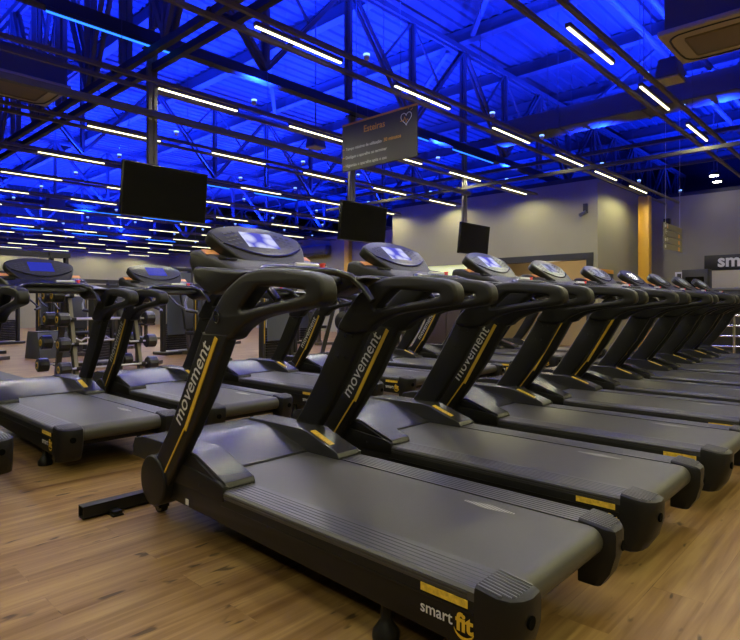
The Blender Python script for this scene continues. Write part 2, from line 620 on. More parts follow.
# roof bracing
for i, (p, q) in enumerate((((5.0, 7.0, 6.4), (9.9, 12.8, 6.4)), ((9.9, 7.0, 6.4), (14.6, 12.8, 6.4)), ((4.0, 1.0, 6.4), (9.6, 6.2, 6.4)), ((9.9, 1.0, 6.4), (15.0, 6.0, 6.4)))):
    b = NB(); bar(b, p, q, 0.09, 0.06)
    struct('roof_brace_beam', b, M['steel'], 'blue lit slanting roof brace')

# ------------------------------------------------------------------ light rails, white tubes, uplights
ROWS = [2.35 + 2.15 * r for r in range(14)]  # last row is added to throw light on the end wall
LZ = 3.76
proto_light = None
out_lights = []
proto_up = None


def make_light():
    t = thing('linear_ceiling_light', 'x', 'ceiling light', (0, 0, 0), 0, 'white linear lights on the ceiling rails')
    b = NB(); box(b, -0.57, 0.57, -0.028, 0.028, 0.0125, 0.055, 0.004, 1)
    build('light_housing', b, M['rail'], t)
    b = NB(); box(b, -0.56, 0.56, -0.0125, 0.0125, 0.0, 0.0125)
    build('light_diffuser', b, M['tube'], t)
    ld = bpy.data.lights.new('tube_lamp', 'SPOT')
    ld.energy = TUBE_W; ld.color = (1.0, 0.93, 0.52); ld.spot_size = math.radians(170); ld.spot_blend = 0.5; ld.shadow_soft_size = 0.0
    for q in (-.28, .28):
        lo = bpy.data.objects.new('tube_lamp', ld); COL.objects.link(lo); lo.parent = t; lo.location = (q, 0, -.012)
    return t


def make_uplight():
    t = thing('pendant_uplight', 'x', 'spotlight', (0, 0, 0), 0, 'blue pendant uplights')
    b = NB(); tube(b, [(0, 0, -0.03), (0, 0, -0.022), (0, 0, 0.018), (0, 0, 0.02)], [0.018, 0.03, 0.034, 0.032], 12)
    build('lamp_shell', b, M['white'], t)
    b = NB(); tube(b, [(0, 0, 0.018), (0, 0, 0.026), (0, 0, 0.045), (0, 0, 0.05)], [0.033, 0.038, 0.038, 0.02], 12)
    build('lamp_lens', b, M['uplens'], t)
    b = NB(); cyl(b, (0, 0, 0.03), (0, 0, ROOF - 3.95 - 0.03), 0.0018, 4)
    build('lamp_wire', b, M['steel'], t)
    return t


up_data = bpy.data.lights.new('uplight_spot', 'SPOT')
up_data.energy = UP_W
up_data.color = BLUE
up_data.spot_size = math.radians(128)
up_data.spot_blend = 0.6
up_data.shadow_soft_size = 0.0
up_far = up_data.copy()
up_far.energy = UP_W * 1.3

for r, y_ in enumerate(ROWS):
    xe = BX - 0.05 if BY0 < y_ < BY1 else XW - 0.05
    t = thing('light_rail', 'dark double ceiling rail carrying the %s row of white lights from the camera' % ORD[r], 'ceiling rail', (0, y_, LZ), 0, 'ceiling rails for the white lights')
    for o in (-0.16, 0.16):
        b = NB(); box(b, -6, xe, o - 0.022, o + 0.022, 0.0, 0.045)
        build('rail_bar', b, M['rail'], t)
    x = 2.86
    while x < xe - 0.2:
        if y_ < 6 and abs(x - 10.9) < .4: x += .5      # clear of the air duct
        b = NB(); cyl(b, (x, -0.16, 0.04), (x, -0.16, ROOF - LZ - 0.02), 0.004, 4)
        build('hanger_wire', b, M['steel'], t)
        x += 2.03 if abs(x - 11.48) > .01 else 1.53
    n = 0
    for j in range(0, 7):
        x = (3.25 if r < 2 else 3.38) + (2.03 if r < 3 else 2.07) * j + 0.56
        if r == 1: x = (3.25, 5.28, 7.52, 9.63, 11.36, 13.3, 15.2)[j] + 0.56
        if (r == 0 and j > 3) or (r == 1 and j > 5): break
        if x + 0.57 > xe: break
        s = x / y_
        px = 370 + 577 * (s * .681 - .732) / (s * .732 + .681)
        if px < -30 or (r == 0 and j == 0):
            out_lights.append((x, y_)); continue
        n += 1
        lab = 'white linear light, %s along the %s ceiling rail from the camera' % (ORD[n - 1], ORD[r])
        if proto_light is None:
            proto_light = make_light(); proto_light.location = (x, y_, LZ + 0.0); proto_light['label'] = lab
        else:
            dup(proto_light, (x, y_, LZ + 0.0), None, lab)
    n = 0
    for x in (-2.6, 1.2, 4.78, 7.5, 9.08, 11.7, 13.9, 17.2, 20.2, 23.0):
        if (x > xe - 0.3 and x < 16) or (x > 13 and 1 < r < 4) or (x > 16 and r in (0, 3, 5, 7, 9, 11, 12, 13)): continue
        s = x / y_
        px = 370 + 577 * (s * .681 - .732) / (s * .732 + .681)
        vis = -20 < px < 760
        if not vis and (r > 4 or x < -3): continue
        n += 1
        lab = 'small white pendant uplight glowing blue, %s along the %s ceiling rail' % (ORD[n - 1], ORD[r])
        if proto_up is None:
            proto_up = make_uplight(); u_ = proto_up; u_.location = (x, y_, 3.95); u_['label'] = lab
        else:
            u_ = dup(proto_up, (x, y_, 3.95 if x < 16 else 4.2), None, lab if x < 16 else 'small white uplight over the wall top, %s along the %s ceiling rail' % (ORD[n - 1], ORD[r]))
        lo = bpy.data.objects.new('uplight_spot', up_data if r < 5 else up_far)
        COL.objects.link(lo)
        lo.parent = u_
        lo.location = (0.03, 0, 0.08)
        lo.rotation_euler = (PI, 0, 0)

# the same fixtures over and behind the camera, unseen, added to light the floor
for r in range(-3, 5):
    for j in range(-3, 7 if r < 0 else (0 if r < 2 else -1)):
        out_lights.append((3.40 + 2.03 * j + 0.56, 2.35 + 2.15 * r))
for x, y_ in out_lights:
    if y_ > 14 or x > XW - .8: continue
    dup(proto_light, (x, y_, LZ), None, 'unseen white linear light on the ceiling outside the picture', 'white linear lights outside the picture')

# blue led tubes under the black beams
n = 0
led0 = None
for i, y_ in enumerate((6.62, 13.2, 19.8, 26.4)):
    n = 0
    for x in (1.25, 2.85, 7.9, 10.2, 13.5):
        if BY0 < y_ < BY1 and x > 11.5: continue
        if x < 0.33 * y_ - 0.9: continue
        n += 1
        lab = 'blue led tube, %s under the %s black truss beam from the camera' % (ORD[n - 1], ORD[i])
        if led0 is None:
            led0 = thing('blue_led_tube', lab, 'led tube', (x, y_ - 0.06, BEAM_Z - 0.15), 0, 'blue led tubes under the beams')
            b = NB(); cyl(b, (-0.75, 0, 0), (0.75, 0, 0), 0.012, 8)
            build('led_diffuser', b, M['led'], led0)
            b = NB(); box(b, -0.76, 0.76, -0.02, 0.02, 0.012, 0.05)
            build('led_bracket', b, M['dark_steel'], led0)
        else:
            dup(led0, (x, y_ - 0.06, BEAM_Z - 0.15), None, lab)

# grey rail through the television posts, cross bars, pipes
b = NB(); box(b, -4, 10.16, 6.60, 6.68, 3.40, 3.47)
tag(build('grey_support_rail', b, M['grey_rail']), 'grey horizontal rail running through the television posts', 'ceiling rail')
for i, (x, z) in enumerate(((10.7, 3.93), (9.98, 3.50), (13.4, 4.07))):
    b = NB(); box(b, x - 0.03, x + 0.03, -3, 10.8 if i < 2 else 5.0, z, z + 0.06)
    tag(build('cross_support_rail', b, M['bar_paint']), ('dark cross bar above the light rails just beyond the third television post', 'dark cross bar at the third television post', 'dark cross bar near the hanging direction sign')[i], 'ceiling rail')
for i, (y_, z) in enumerate(((2.84, 5.15), (2.44, 5.15))):
    b = NB(); cyl(b, (-4, y_, z), (XW - 0.02, y_, z), 0.05, 10)
    tag(build('ceiling_pipe', b, M['steel']), ('blue lit ceiling pipe passing above the box speaker', 'blue lit ceiling pipe passing behind the air conditioner')[i], 'pipe')
d = thing('air_duct', 'wide rectangular metal air duct crossing above the far treadmills', 'air duct', (10.9, 0, 4.55))
b = NB(); box(b, -0.28, 0.28, 0.8, 6.42, 0, 0.38, 0.01, 1)
build('duct_body', b, M['duct'], d)
for q in (1.9, 3.4, 4.9):
    b = NB(); box(b, -0.31, 0.31, q, q + 0.05, -0.02, 0.41)
    build('duct_flange', b, M['duct'], d)
    for o in (-.3, .3):
        b = NB(); cyl(b, (o, q + .02, .4), (o, q + .02, ROOF - 4.55 - .02), .008, 5)
        build('duct_hanger', b, M['steel'], d)

# ------------------------------------------------------------------ treadmill
XN = -0.43     # outer side plane


def side_mtx(x):      # (u, v, w) -> (y, z, x)
    return Matrix(((0, 0, 1, x), (1, 0, 0, 0), (0, 1, 0, 0), (0, 0, 0, 1)))


def mirror(bm):
    for v in bm.verts: v.co.x = -v.co.x
    bmesh.ops.reverse_faces(bm, faces=bm.faces)
    return bm


ARM = [(1.56, 1.0), (1.605, 1.03), (1.526, 1.12), (1.438, 1.215), (1.33, 1.275), (1.236, 1.305), (1.076, 1.308), (.92, 1.290), (.845, 1.279),
       (.795, 1.256), (.782, 1.195), (.80, 1.160), (.89, 1.147), (.99, 1.136), (1.147, 1.115), (1.25, 1.085), (1.33, 1.045), (1.375, 1.0)]
HOLE = [(1.305, 1.138), (1.30, 1.15), (1.20, 1.23), (1.17, 1.238), (1.04, 1.228), (.90, 1.216), (.88, 1.208), (.90, 1.197), (1.0, 1.180), (1.1, 1.166), (1.2, 1.150), (1.29, 1.135)]
UPR = [(1.60, 1.035), (1.789, .727), (1.926, .525), (2.135, .27), (2.06, .20), (1.94, .24), (1.688, .56), (1.549, .75), (1.384, 1.035)]


XU_NEAR = -.467     # outer plane of uprights and handrails


def SH(y, z):
    return ((.766 + y) * .97 - .766, 1.138 + (z - 1.15) * .97)


ARM = [SH(*p) for p in ARM]
HOLE = [SH(*p) for p in HOLE]
UPR = [SH(*p) for p in UPR]


def make_treadmill():
    t = thing('treadmill', 'x', 'treadmill', (0, 0, 0), 0, 'black treadmills in two rows')
    # ---- lower body
    b = NB()
    box(b, -.395, .395, .14, 2.2, .19, .30)
    box(b, -.32, -.24, 1.9, 2.28, .12, .22, .01); box(b, .24, .32, 1.9, 2.28, .12, .22, .01)
    base = build('base_frame', b, M['frame'], t)
    for s in (0, 1):
        b = NB()
        prism_x(b, [(.10, .155), (.10, .302), (1.45, .302), (1.9, .30), (2.02, .26), (2.02, .20), (1.66, .192)], XN, XN + .03, .006)
        box(b, XN - .003, XN + .01, .14, 1.43, .262, .268)
        if s: mirror(b)
        sp = build('side_panel', b, M['frame'], t)
        # lettering and sticker on the outer side
        u, v = ((0, -1, 0), (0, 0, 1)) if not s else ((0, 1, 0), (0, 0, 1))
        x = XN - .0035 if not s else -XN + .0035
        y_s, y_f = (.325, .197) if not s else (.165, .290)
        b = text('smart', .118, (x, y_s, .212), u, v, bold=.012)
        build('smart_lettering', b, M['silver'], sp, flat=True).location = (0, 0, 0)
        b = text('fit', .062, (x, y_f, .206), u, v, bold=.035)
        # the smile under the word
        sg = -1 if not s else 1
        arc = [(y_f + sg * (.029 + .036 * math.cos(a)), .206 + .012 + .036 * math.sin(a) * .9) for a in [PI + PI * k / 10 for k in range(1, 10)]]
        vs = []
        for k, (yy, zz) in enumerate(arc):
            wd = .0025 + .0025 * math.sin(PI * k / 8)
            vs.append((b.verts.new((x + (-.001 if not s else .001), yy, zz + wd)), b.verts.new((x + (-.001 if not s else .001), yy, zz - wd))))
        for k in range(len(vs) - 1): b.faces.new((vs[k][0], vs[k][1], vs[k + 1][1], vs[k + 1][0]))
        build('fit_lettering', b, M['gold'], sp, flat=True)
        b = NB(); box(b, x - .001, x + .001, .155, .325, .276, .300)
        build('yellow_label', b, M['sticker'], sp)
        b = NB(); box(b, x - .001, x + .001, 1.70, 1.725, .205, .232)
        build('white_tag', b, M['silver'], sp)
        # ribbed foot rail
        b = NB()
        loop = [(XN, .300), (XN, .326), (XN + .008, .336)]
        xx = XN + .014
        for k in range(6):
            loop += [(xx, .336), (xx + .003, .3378), (xx + .011, .3378), (xx + .014, .336)]
            xx += .021
        loop += [(-.279, .337), (-.279, .300)]
        A = [b.verts.new((q, .10, z)) for q, z in loop]
        B = [b.verts.new((q, 1.47, z)) for q, z in loop]
        for k in range(len(loop)):
            b.faces.new((A[k], A[(k + 1) % len(loop)], B[(k + 1) % len(loop)], B[k]))
        b.faces.new(A); b.faces.new(B[::-1])
        for zz in (.308, .318): box(b, XN - .003, XN + .004, .16, 1.43, zz, zz + .004)
        if s: mirror(b)
        build('foot_rail', b, M['deck'], t, angle=0.3)
        # rear end cap
        b = NB()
        plan = [(-.275, .135), (-.275, .03), (-.29, .0), (-.34, -.004), (-.385, .006), (-.415, .028), (-.432, .065), (-.432, .135)]
        lv = []
        for z, sh, ins in ((.112, .065, .008), (.118, .055, 0), (.17, .022, 0), (.24, .002, 0), (.325, 0, 0), (.342, .004, .004), (.349, .014, .014)):
            ring = []
            for q, yy in plan:
                f = max(0, (.135 - yy) / .135)
                ring.append(b.verts.new((q + (ins if q < -.38 else (-ins if q > -.28 else 0)), yy + sh * f, z - (.016 * f if z > .3 else 0))))
            lv.append(ring)
        n = len(plan)
        for a, c in zip(lv, lv[1:]):
            for k in range(n): b.faces.new((a[k], a[(k + 1) % n], c[(k + 1) % n], c[k]))
        b.faces.new(lv[0][::-1]); b.faces.new(lv[-1])
        if s: mirror(b)
        ec = build('end_cap', b, M['plastic'], t)
        b = NB()
        for k in range(9):
            q = -.418 + .0155 * k
            y0 = .02 + (.03 if k == 0 else (.008 if k == 1 else 0))
            box(b, q, q + .005, y0 + .006, .133, .346, .3508, .001, 1)
        for v in b.verts: v.co.z -= .016 * max(0, (.135 - v.co.y) / .135)
        if s: mirror(b)
        build('cap_ribs', b, M['cap_rib'], ec)
        b = NB(); cyl(b, (-.352, .02, .262), (-.352, -.0045, .262), .019, 14)
        if s: mirror(b)
        build('cap_hole_disc', b, M['hole_shade'], ec)  # solid disc, its black stands for the shade inside the hole
        # rear foot
        b = NB()
        tube(b, [(-.345, .545, .0), (-.345, .545, .012), (-.345, .545, .03), (-.345, .545, .062), (-.345, .545, .072), (-.345, .545, .2)], [.046, .048, .046, .024, .018, .018], 16)
        if s: mirror(b)
        build('rear_foot', b, M['frame'], t)
        # transport wheel
        b = NB(); cyl(b, (-.30, 2.26, .04), (-.26, 2.26, .04), .04, 18)
        box(b, -.312, -.302, 2.23, 2.29, .03, .18); box(b, -.258, -.248, 2.23, 2.29, .03, .18)
        if s: mirror(b)
        build('front_wheel', b, M['gloss'], t)
        # hood shoulder over the rail
        b = NB()
        prism_x(b, [(1.41, .345), (1.42, .366), (1.55, .408), (1.66, .446), (1.72, .455), (2.2, .452), (2.29, .43), (2.31, .39), (2.31, .33), (1.41, .33)], XN + .012, -.262, .005)
        if s: mirror(b)
        sh = build('hood_shoulder', b, M['hood'], t, angle=0.3)
        b = NB()
        prism_x(b, [(1.41, .285), (1.41, .352), (1.45, .365), (1.78, .395), (2.0, .40), (2.1, .36), (2.1, .20), (1.9, .20), (1.86, .288)], XN - .006, XN + .03, .006)
        prism_x(b, [(1.46, .362), (1.66, .436), (1.9, .436), (1.9, .39)], XN + .002, XN + .03, .004)
        for yy, zz in ((1.6, .33), (1.82, .35)): cyl(b, (XN - .009, yy, zz), (XN, yy, zz), .006, 8)
        if s: mirror(b)
        build('shoulder_cover', b, M['plastic'], sh)
        if s:
            ss = (Vector((0, 1.55, .408)) - Vector((0, 1.66, .446))).normalized()
            b = NB(); bar(b, (.30, 1.50, .394), (.30, 1.655, .4455), .036, .004)
            build('warning_label', b, M['sticker'], sh)
        # hub; the far-side upright stands a little closer in
        XU = XU_NEAR + (.024 if s else 0)
        b = NB()
        tube(b, [(-.34, 1.972, .275), (XU - .004, 1.972, .275), (XU - .010, 1.972, .275), (XU - .012, 1.972, .275)], [.124, .124, .119, .114], 40)
        if s: mirror(b)
        build('hub_disc', b, M['plastic'], t)
        # upright
        b = plate([UPR], .031, .016, side_mtx(XU + .031))
        for yy, zz in ((1.50, .98), (1.55, .98), (1.56, .86), (1.61, .86)):
            yy, zz = SH(yy, zz); cyl(b, (XU + .060, yy, zz), (XU + .067, yy, zz), .009, 8)
        if s: mirror(b)
        up = build('upright', b, M['plastic'], t, angle=0.5)
        b = NB()
        xs = XU - .0015
        a1, a2, a3 = V(xs, *SH(1.474, 1.012)), V(xs, *SH(1.742, .565)), V(xs, *SH(1.94, .325))
        bar(b, a1, a2, .022, .006, up=(1, 0, 0)); bar(b, a2 + V(0, .008, .004), a3, .008, .006, up=(1, 0, 0))
        if s: mirror(b)
        build('gold_stripe', b, M['gold'], up)
        dd = Vector((0, -.27, .40)).normalized()
        if not s:
            b = text('movement', .46, (XU - .001, *SH(1.788, .578)), dd, (0, dd.z, -dd.y), bold=.004)
        else:
            b = text('movement', .46, (-XU + .001, *SH(1.855, .62)), dd, (0, -dd.z, dd.y), bold=.004)
        build('movement_lettering', b, M['silver'], up, flat=True)
        # handrail arm
        b = plate([chaikin(ARM), chaikin(HOLE, 1)], .043, .019, side_mtx(XU + .045))
        if s: mirror(b)
        arm = build('handrail', b, M['plastic'], t, angle=0.7)
        b = NB()
        yc, zc = SH(1.475, 1.105)
        for rr in (.026,):
            pts = [(XU - .002, yc + rr * .8 * math.cos(2 * PI * k / 24), zc + rr * math.sin(2 * PI * k / 24)) for k in range(25)]
            tube(b, pts, .003, 5, False)
        text('m', .024, (XU - .002, yc + .012, zc - .008), (0, -1, 0), (0, 0, 1), bm=b, bold=.02)
        if s: mirror(b)
        build('round_emblem', b, M['gloss'], arm)
        b = NB()
        prism_x(b, [(1.24, 1.285), (1.40, 1.300), (1.56, 1.318), (1.66, 1.325), (1.68, 1.30), (1.66, 1.25), (1.58, 1.21), (1.50, 1.19), (1.42, 1.21), (1.30, 1.255)], -.43, -.28, .022, 3)
        if s: mirror(b)
        build('side_wing', b, M['plastic'], arm)
    # ---- belt
    b = NB()
    loop = [(1.72, .334), (.10, .334)] + [(.092 - .052 * math.sin(PI * k / 10), .282 + .052 * math.cos(PI * k / 10)) for k in range(1, 10)] + [(.10, .23), (.6, .23), (.6, .30), (1.72, .30)]
    prism_x(b, loop, -.273, .273)
    belt = build('running_belt', b, M['belt'], t, angle=0.5)
    b = NB()
    for k in range(20):
        q = .352 + .0117 * k
        h = .010 + .040 * (1 - abs(k - 9.5) / 10)
        box(b, .19 - h / 2, .19 + h / 2, q, q + .0035, .3342, .3349)
    build('belt_print', b, M['print'], belt)
    # ---- motor hood
    b = NB()
    prism_x(b, [(1.66, .30), (1.66, .342), (1.69, .352), (1.95, .425), (2.02, .438), (2.2, .442), (2.30, .425), (2.34, .38), (2.34, .16), (2.2, .14), (1.66, .18)], -.270, .270, .006)
    hd = build('motor_hood', b, M['hood'], t, angle=0.3)
    b = text('movement', .26, (-.05, 2.06, .4445), (1, 0, .0), (0, 1, .03), bold=.004)
    build('hood_lettering', b, M['gloss'], hd, flat=True)
    # ---- console
    b = NB()
    prism_x(b, [(1.44, 1.272), (1.46, 1.315), (1.56, 1.355), (1.70, 1.390), (1.80, 1.420), (1.87, 1.42), (1.885, 1.36), (1.84, 1.285), (1.70, 1.245), (1.50, 1.242)], -.335, .335, .030, 3)
    hs = build('console_housing', b, M['plastic'], t)
    for s in (-1, 1):
        b = NB()
        m4 = Matrix.Translation((s * .285, 1.60, 1.362)) @ Matrix.Rotation(math.atan2(.03, .14), 4, 'X')
        bmesh.ops.create_cone(b, cap_ends=True, segments=24, radius1=.042, radius2=.046, depth=.018)
        b.transform(m4)
        build('cup_holder', b, M['gloss'], hs)
        b = NB(); box(b, -.038, .038, -.026, .026, 0, .006, .002, 1)
        b.transform(Matrix.Translation((s * .297, 1.735, 1.401)) @ Matrix.Rotation(.50, 4, 'X'))
        build('orange_badge', b, M['copper'], hs)
    PM = frame_mtx((0, 1.73, 1.462), (1, 0, 0), (0, .766, .643))
    half = [(0, .155), (.10, .150), (.19, .126), (.275, .084), (.290, .045), (.258, -.06), (.20, -.160), (.165, -.180), (0, -.187)]
    L0 = [(-u, v) for u, v in half[:0:-1]][1:] + half
    L0 = [(-u, v) for u, v in half[1:-1]][::-1] + half
    L1 = [(-.276, .062), (-.18, .118), (-.09, .140), (0, .145), (.09, .140), (.18, .118), (.276, .062), (.268, .02), (.235, -.03), (.19, -.066), (.12, -.095), (0, -.108), (-.12, -.095), (-.19, -.066), (-.235, -.03), (-.268, .02)]
    b = plate([chaikin(L0)], .032, .012, PM @ Matrix.Translation((0, 0, -.022)))
    pn = build('display_panel', b, M['plastic'], t, angle=0.5)
    b = plate([chaikin(L1)], .002, .0008, PM @ Matrix.Translation((0, 0, .0105)))
    build('panel_face', b, M['panel'], pn)
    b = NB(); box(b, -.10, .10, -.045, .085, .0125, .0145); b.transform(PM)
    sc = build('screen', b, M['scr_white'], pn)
    b = NB()
    for s in (-1, 1):
        for i in range(3):
            for j in range(4):
                u, v = s * (.135 + .032 * i), .075 - .03 * j - .012 * i
                box(b, u - .010, u + .010, v - .006, v + .006, .012, .0142)
    for i in range(7):
        u = -.12 + .04 * i
        box(b, u - .010, u + .010, -.078, -.068, .012, .0142)
    b.transform(PM)
    build('keypad', b, M['key'], pn)
    b = NB()
    arc = [(u, -.03 - .088 * (1 - (u / .245) ** 2), .012) for u in [-.245 + .049 * k for k in range(11)]]
    tube(b, arc, [.003] + [.007] * 9 + [.003], 6); b.transform(PM)
    build('panel_lip', b, M['gloss'], pn)
    # centre bridge, key, grip
    b = NB(); prism_x(b, [(1.40, 1.255), (1.42, 1.30), (1.55, 1.345), (1.62, 1.34), (1.6, 1.25)], -.29, .29, .014)
    br_ = build('console_bridge', b, M['plastic'], t)
    b = NB(); cyl(b, (.235, 1.50, 1.335), (.235, 1.505, 1.357), .013, 14); cyl(b, (.235, 1.505, 1.356), (.235, 1.506, 1.363), .018, 14)
    build('emergency_key', b, M['red'], br_)
    b = NB(); cyl(b, (.05, 1.50, 1.35), (.20, 1.50, 1.35), .011, 10)
    build('page_rest', b, M['silver'], br_)
    b = NB()
    pts = [(-.30, 1.20, 1.165), (-.305, 1.26, 1.225), (-.285, 1.34, 1.29), (-.22, 1.40, 1.315), (-.10, 1.415, 1.318), (.10, 1.415, 1.318), (.22, 1.40, 1.315), (.285, 1.34, 1.29), (.305, 1.26, 1.225), (.30, 1.20, 1.165)]
    tube(b, pts, [.017] + [.019] * 8 + [.017], 12)
    build('pulse_grip', b, M['gloss'], t, angle=0.9)
    return t


tm = make_treadmill()
Y1, Y2 = .766, 3.97
XC, PITCH = 1.834, 1.0985
front = ['black treadmill standing closest to the camera, its whole side lettering in view',
         'second treadmill from the camera in the front row, lit blue and white screen']
front += ['%s treadmill from the camera in the front row' % ORD[k] for k in range(2, 8)] + ['last treadmill of the front row, beside the reception wall']
back = ['treadmill of the second row cut off by the picture edge, only its handrail showing',
        'treadmill at the open end of the second row, before the barbell rack',
        'second row treadmill with blue screen standing in front of the weight machines',
        'second row treadmill whose deck shows behind the first treadmill upright',
        'second row treadmill seen between the first and second front treadmills',
        'second row treadmill seen between the second and third front treadmills']
back += ['%s treadmill from the barbell rack end of the second row' % ORD[k] for k in range(5, 9)]


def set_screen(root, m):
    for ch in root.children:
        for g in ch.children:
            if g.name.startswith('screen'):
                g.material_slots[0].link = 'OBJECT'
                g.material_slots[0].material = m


for i in range(9):
    loc = (XC + PITCH * i, Y1 + (0, -.015, -.06, -.045, -.07, -.06, -.05, -.05, -.05)[i], 0)
    if i == 0:
        o = tm; o.location = loc; o['label'] = front[0]
    else:
        o = dup(tm, loc, None, front[i])
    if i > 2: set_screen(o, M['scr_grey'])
for k in range(9):
    o = dup(tm, (XC + PITCH * (k - 1) + (-.06, -.05, -.06, .06, .18, .30, .42, .54, .66)[k], Y2, 0), None, back[k])
    set_screen(o, M['scr_blue'])

# floor rail of each row (steel tube with small feet)
for i, (x0, x1, yy, lab) in enumerate(((1.20, 11.3, 3.22, 'black square steel tube on the floor under the front row treadmill noses'),
                                       (-.2, 10.9, 6.42, 'black square steel tube on the floor under the second row noses'))):
    t = thing('floor_tube', lab, 'steel tube', (0, yy, 0))
    b = NB()
    w2, th = .032, .004
    box(b, x0, x1, -w2, w2, .010, .010 + th); box(b, x0, x1, -w2, w2, .070, .074)
    box(b, x0, x1, -w2, -w2 + th, .010, .074); box(b, x0, x1, w2 - th, w2, .010, .074)
    build('square_tube', b, M['frame'], t)
    x = x0 + .16
    while x < x1:
        b = NB(); box(b, x - .03, x + .03, -.095, .03, 0, .0105, .002); box(b, x - .025, x + .025, -.09, -.032, 0.01, .03, .006)
        build('tube_foot', b, M['plastic'], t)
        x += PITCH if i == 0 else 1.2185

# ------------------------------------------------------------------ televisions on posts
def make_tv():
    t = thing('television', 'x', 'television', (0, 0, 0), 0, 'televisions over the second row')
    b = NB(); box(b, -.54, .54, -.02, .03, -.312, .312, .006)
    build('tv_casing', b, M['gloss'], t)
    b = NB(); box(b, -.526, .526, -.0225, -.019, -.292, .300)
    build('tv_screen', b, M['tv'], t)
    b = NB(); box(b, -.54, .54, -.024, -.02, -.312, -.304)
    build('tv_trim', b, M['key'], t)
    b = NB(); box(b, -.12, .12, .03, .165, -.12, .12, .005)
    build('tv_bracket', b, M['frame'], t)
    return t


def make_post():
    t = thing('ceiling_post', 'x', 'post', (0, 0, 0), 0, 'grey posts holding televisions')
    b = NB(); box(b, -.06, -.012, -.03, .03, 2.3, 4.25, .004, 1); box(b, .012, .06, -.03, .03, 2.3, 4.25, .004, 1); box(b, -.02, .02, -.02, .02, 2.3, 4.25)
    build('post_profile', b, M['grey_rail'], t)
    b = NB(); box(b, -.10, .10, -.06, .06, 4.235, 4.25)
    build('post_plate', b, M['dark_steel'], t)
    return t


TVX = ((3.41, 'first television from the camera, black and large, hung on a post', 'grey post holding the largest looking first television'),
       (6.86, 'second television from the camera, hung on a post below the hanging board', 'grey post holding the second television'),
       (10.17, 'smallest looking television, third from the camera, before the beige wall', 'grey post holding the third television'))
tv0 = po0 = None
for x, lab, plab in TVX:
    if tv0 is None:
        tv0 = make_tv(); o = tv0; po0 = make_post(); p = po0
    else:
        o = dup(tv0, (0, 0, 0)); p = dup(po0, (0, 0, 0))
    o.location = (x, 6.53, 2.48); o['label'] = lab
    o.rotation_euler = (math.radians(6), 0, 0)
    p.location = (x - .08, 6.72, 0); p['label'] = plab

# ------------------------------------------------------------------ hanging board over the treadmills
SX = 5.38
t = thing('hanging_sign_board', 'dark hanging board with orange title and rules for the treadmills', 'sign', (SX, 0, 0))
b = NB(); box(b, -.012, .012, 4.24, 5.50, 2.90, 3.50, .002, 1)
build('board', b, M['sign'], t)
b = NB(); box(b, -.014, .014, 4.24, 5.50, 3.50, 3.525)
build('orange_edge', b, M['sign_orange'], t)
U, W_ = (0, -1, 0), (0, 0, 1)
fx = -.0135
def sg(body, h, y_, z, m, bold=0.0, width=None):
    return build('lettering', text(body, width, (fx, y_, z), U, W_, bold=bold, height=h), M[m], t, flat=True)
sg('Esteiras', None, 5.10, 3.355, 'sign_orange', .015, .36)
sg('Tempo m\u00e1ximo de utiliza\u00e7\u00e3o:', None, 5.43, 3.17, 'sign_white', .012, .64)
sg('30 minutos', None, 4.76, 3.17, 'sign_orange', .012, .28)
sg('Desligue o aparelho ao terminar', None, 5.43, 3.06, 'sign_white', .012, .72)
sg('Higienize o aparelho ap\u00f3s o uso', None, 5.43, 2.95, 'sign_white', .012, .72)
b = NB()
for z in (3.185, 3.075, 2.965): box(b, fx - .001, fx + .001, 5.45, 5.49, z, z + .008)
build('orange_dashes', b, M['sign_orange'], t)
b = NB()
hp = []
for k in range(33):
    a = 2 * PI * k / 32
    hp.append((fx, 4.40 - .0052 * 16 * math.sin(a) ** 3, 3.385 + .0052 * (13 * math.cos(a) - 5 * math.cos(2 * a) - 2 * math.cos(3 * a) - math.cos(4 * a))))
tube(b, hp, .005, 5, False)
build('heart_outline', b, M['sign_white'], t)
b = NB()
tube(b, [(fx - .002, 4.49, 3.36), (fx - .002, 4.44, 3.36), (fx - .002, 4.42, 3.40), (fx - .002, 4.40, 3.33), (fx - .002, 4.385, 3.37), (fx - .002, 4.37, 3.36)], .005, 5)
tube(b, [(fx - .002, 4.33, 3.46), (fx - .002, 4.30, 3.48)], .004, 5); tube(b, [(fx - .002, 4.37, 3.48), (fx - .002, 4.36, 3.495)], .004, 5)
build('pulse_mark', b, M['sign_orange'], t)
for y_ in (4.5, 5.25):
    b = NB(); cyl(b, (0, y_, 3.52), (0, y_, ROOF - .02), .004, 6); box(b, -.012, .012, y_ - .015, y_ + .015, 3.52, 3.545)
    build('hanging_wire', b, M['steel'], t)

# ------------------------------------------------------------------ air conditioners, speakers
def cassette(name, lab, loc):
    t = thing('ceiling_air_conditioner', lab, 'air conditioner', loc)
    b = NB(); box(b, -.42, .42, -.42, .42, .06, .42, .01, 1)
    build('unit_body', b, M['ac_side'], t)
    b = NB(); box(b, -.475, .475, -.475, .475, 0, .06, .015)
    pn = build('front_panel', b, M['ac'], t)
    b = NB()
    ring = chaikin([(-.41, -.26), (-.36, -.36), (-.26, -.41), (.26, -.41), (.36, -.36), (.41, -.26), (.41, .26), (.36, .36), (.26, .41), (-.26, .41), (-.36, .36), (-.41, .26)], 1)
    tube(b, [(u, v, -.001) for u, v in ring] + [(ring[0][0], ring[0][1], -.001)], .012, 5, False)
    build('air_slots', b, M['door_frame'], pn)
    b = NB(); box(b, -.27, .27, -.27, .27, -.012, .01, .03)
    build('intake_grille', b, M['ac_dark'], pn)
    b = NB()
    for sx in (-.38, .38):
        for sy in (-.38, .38): cyl(b, (sx, sy, .3), (sx, sy, ROOF - loc[2] - .3), .01, 5)
    build('hanger_rods', b, M['steel'], t)
    return t

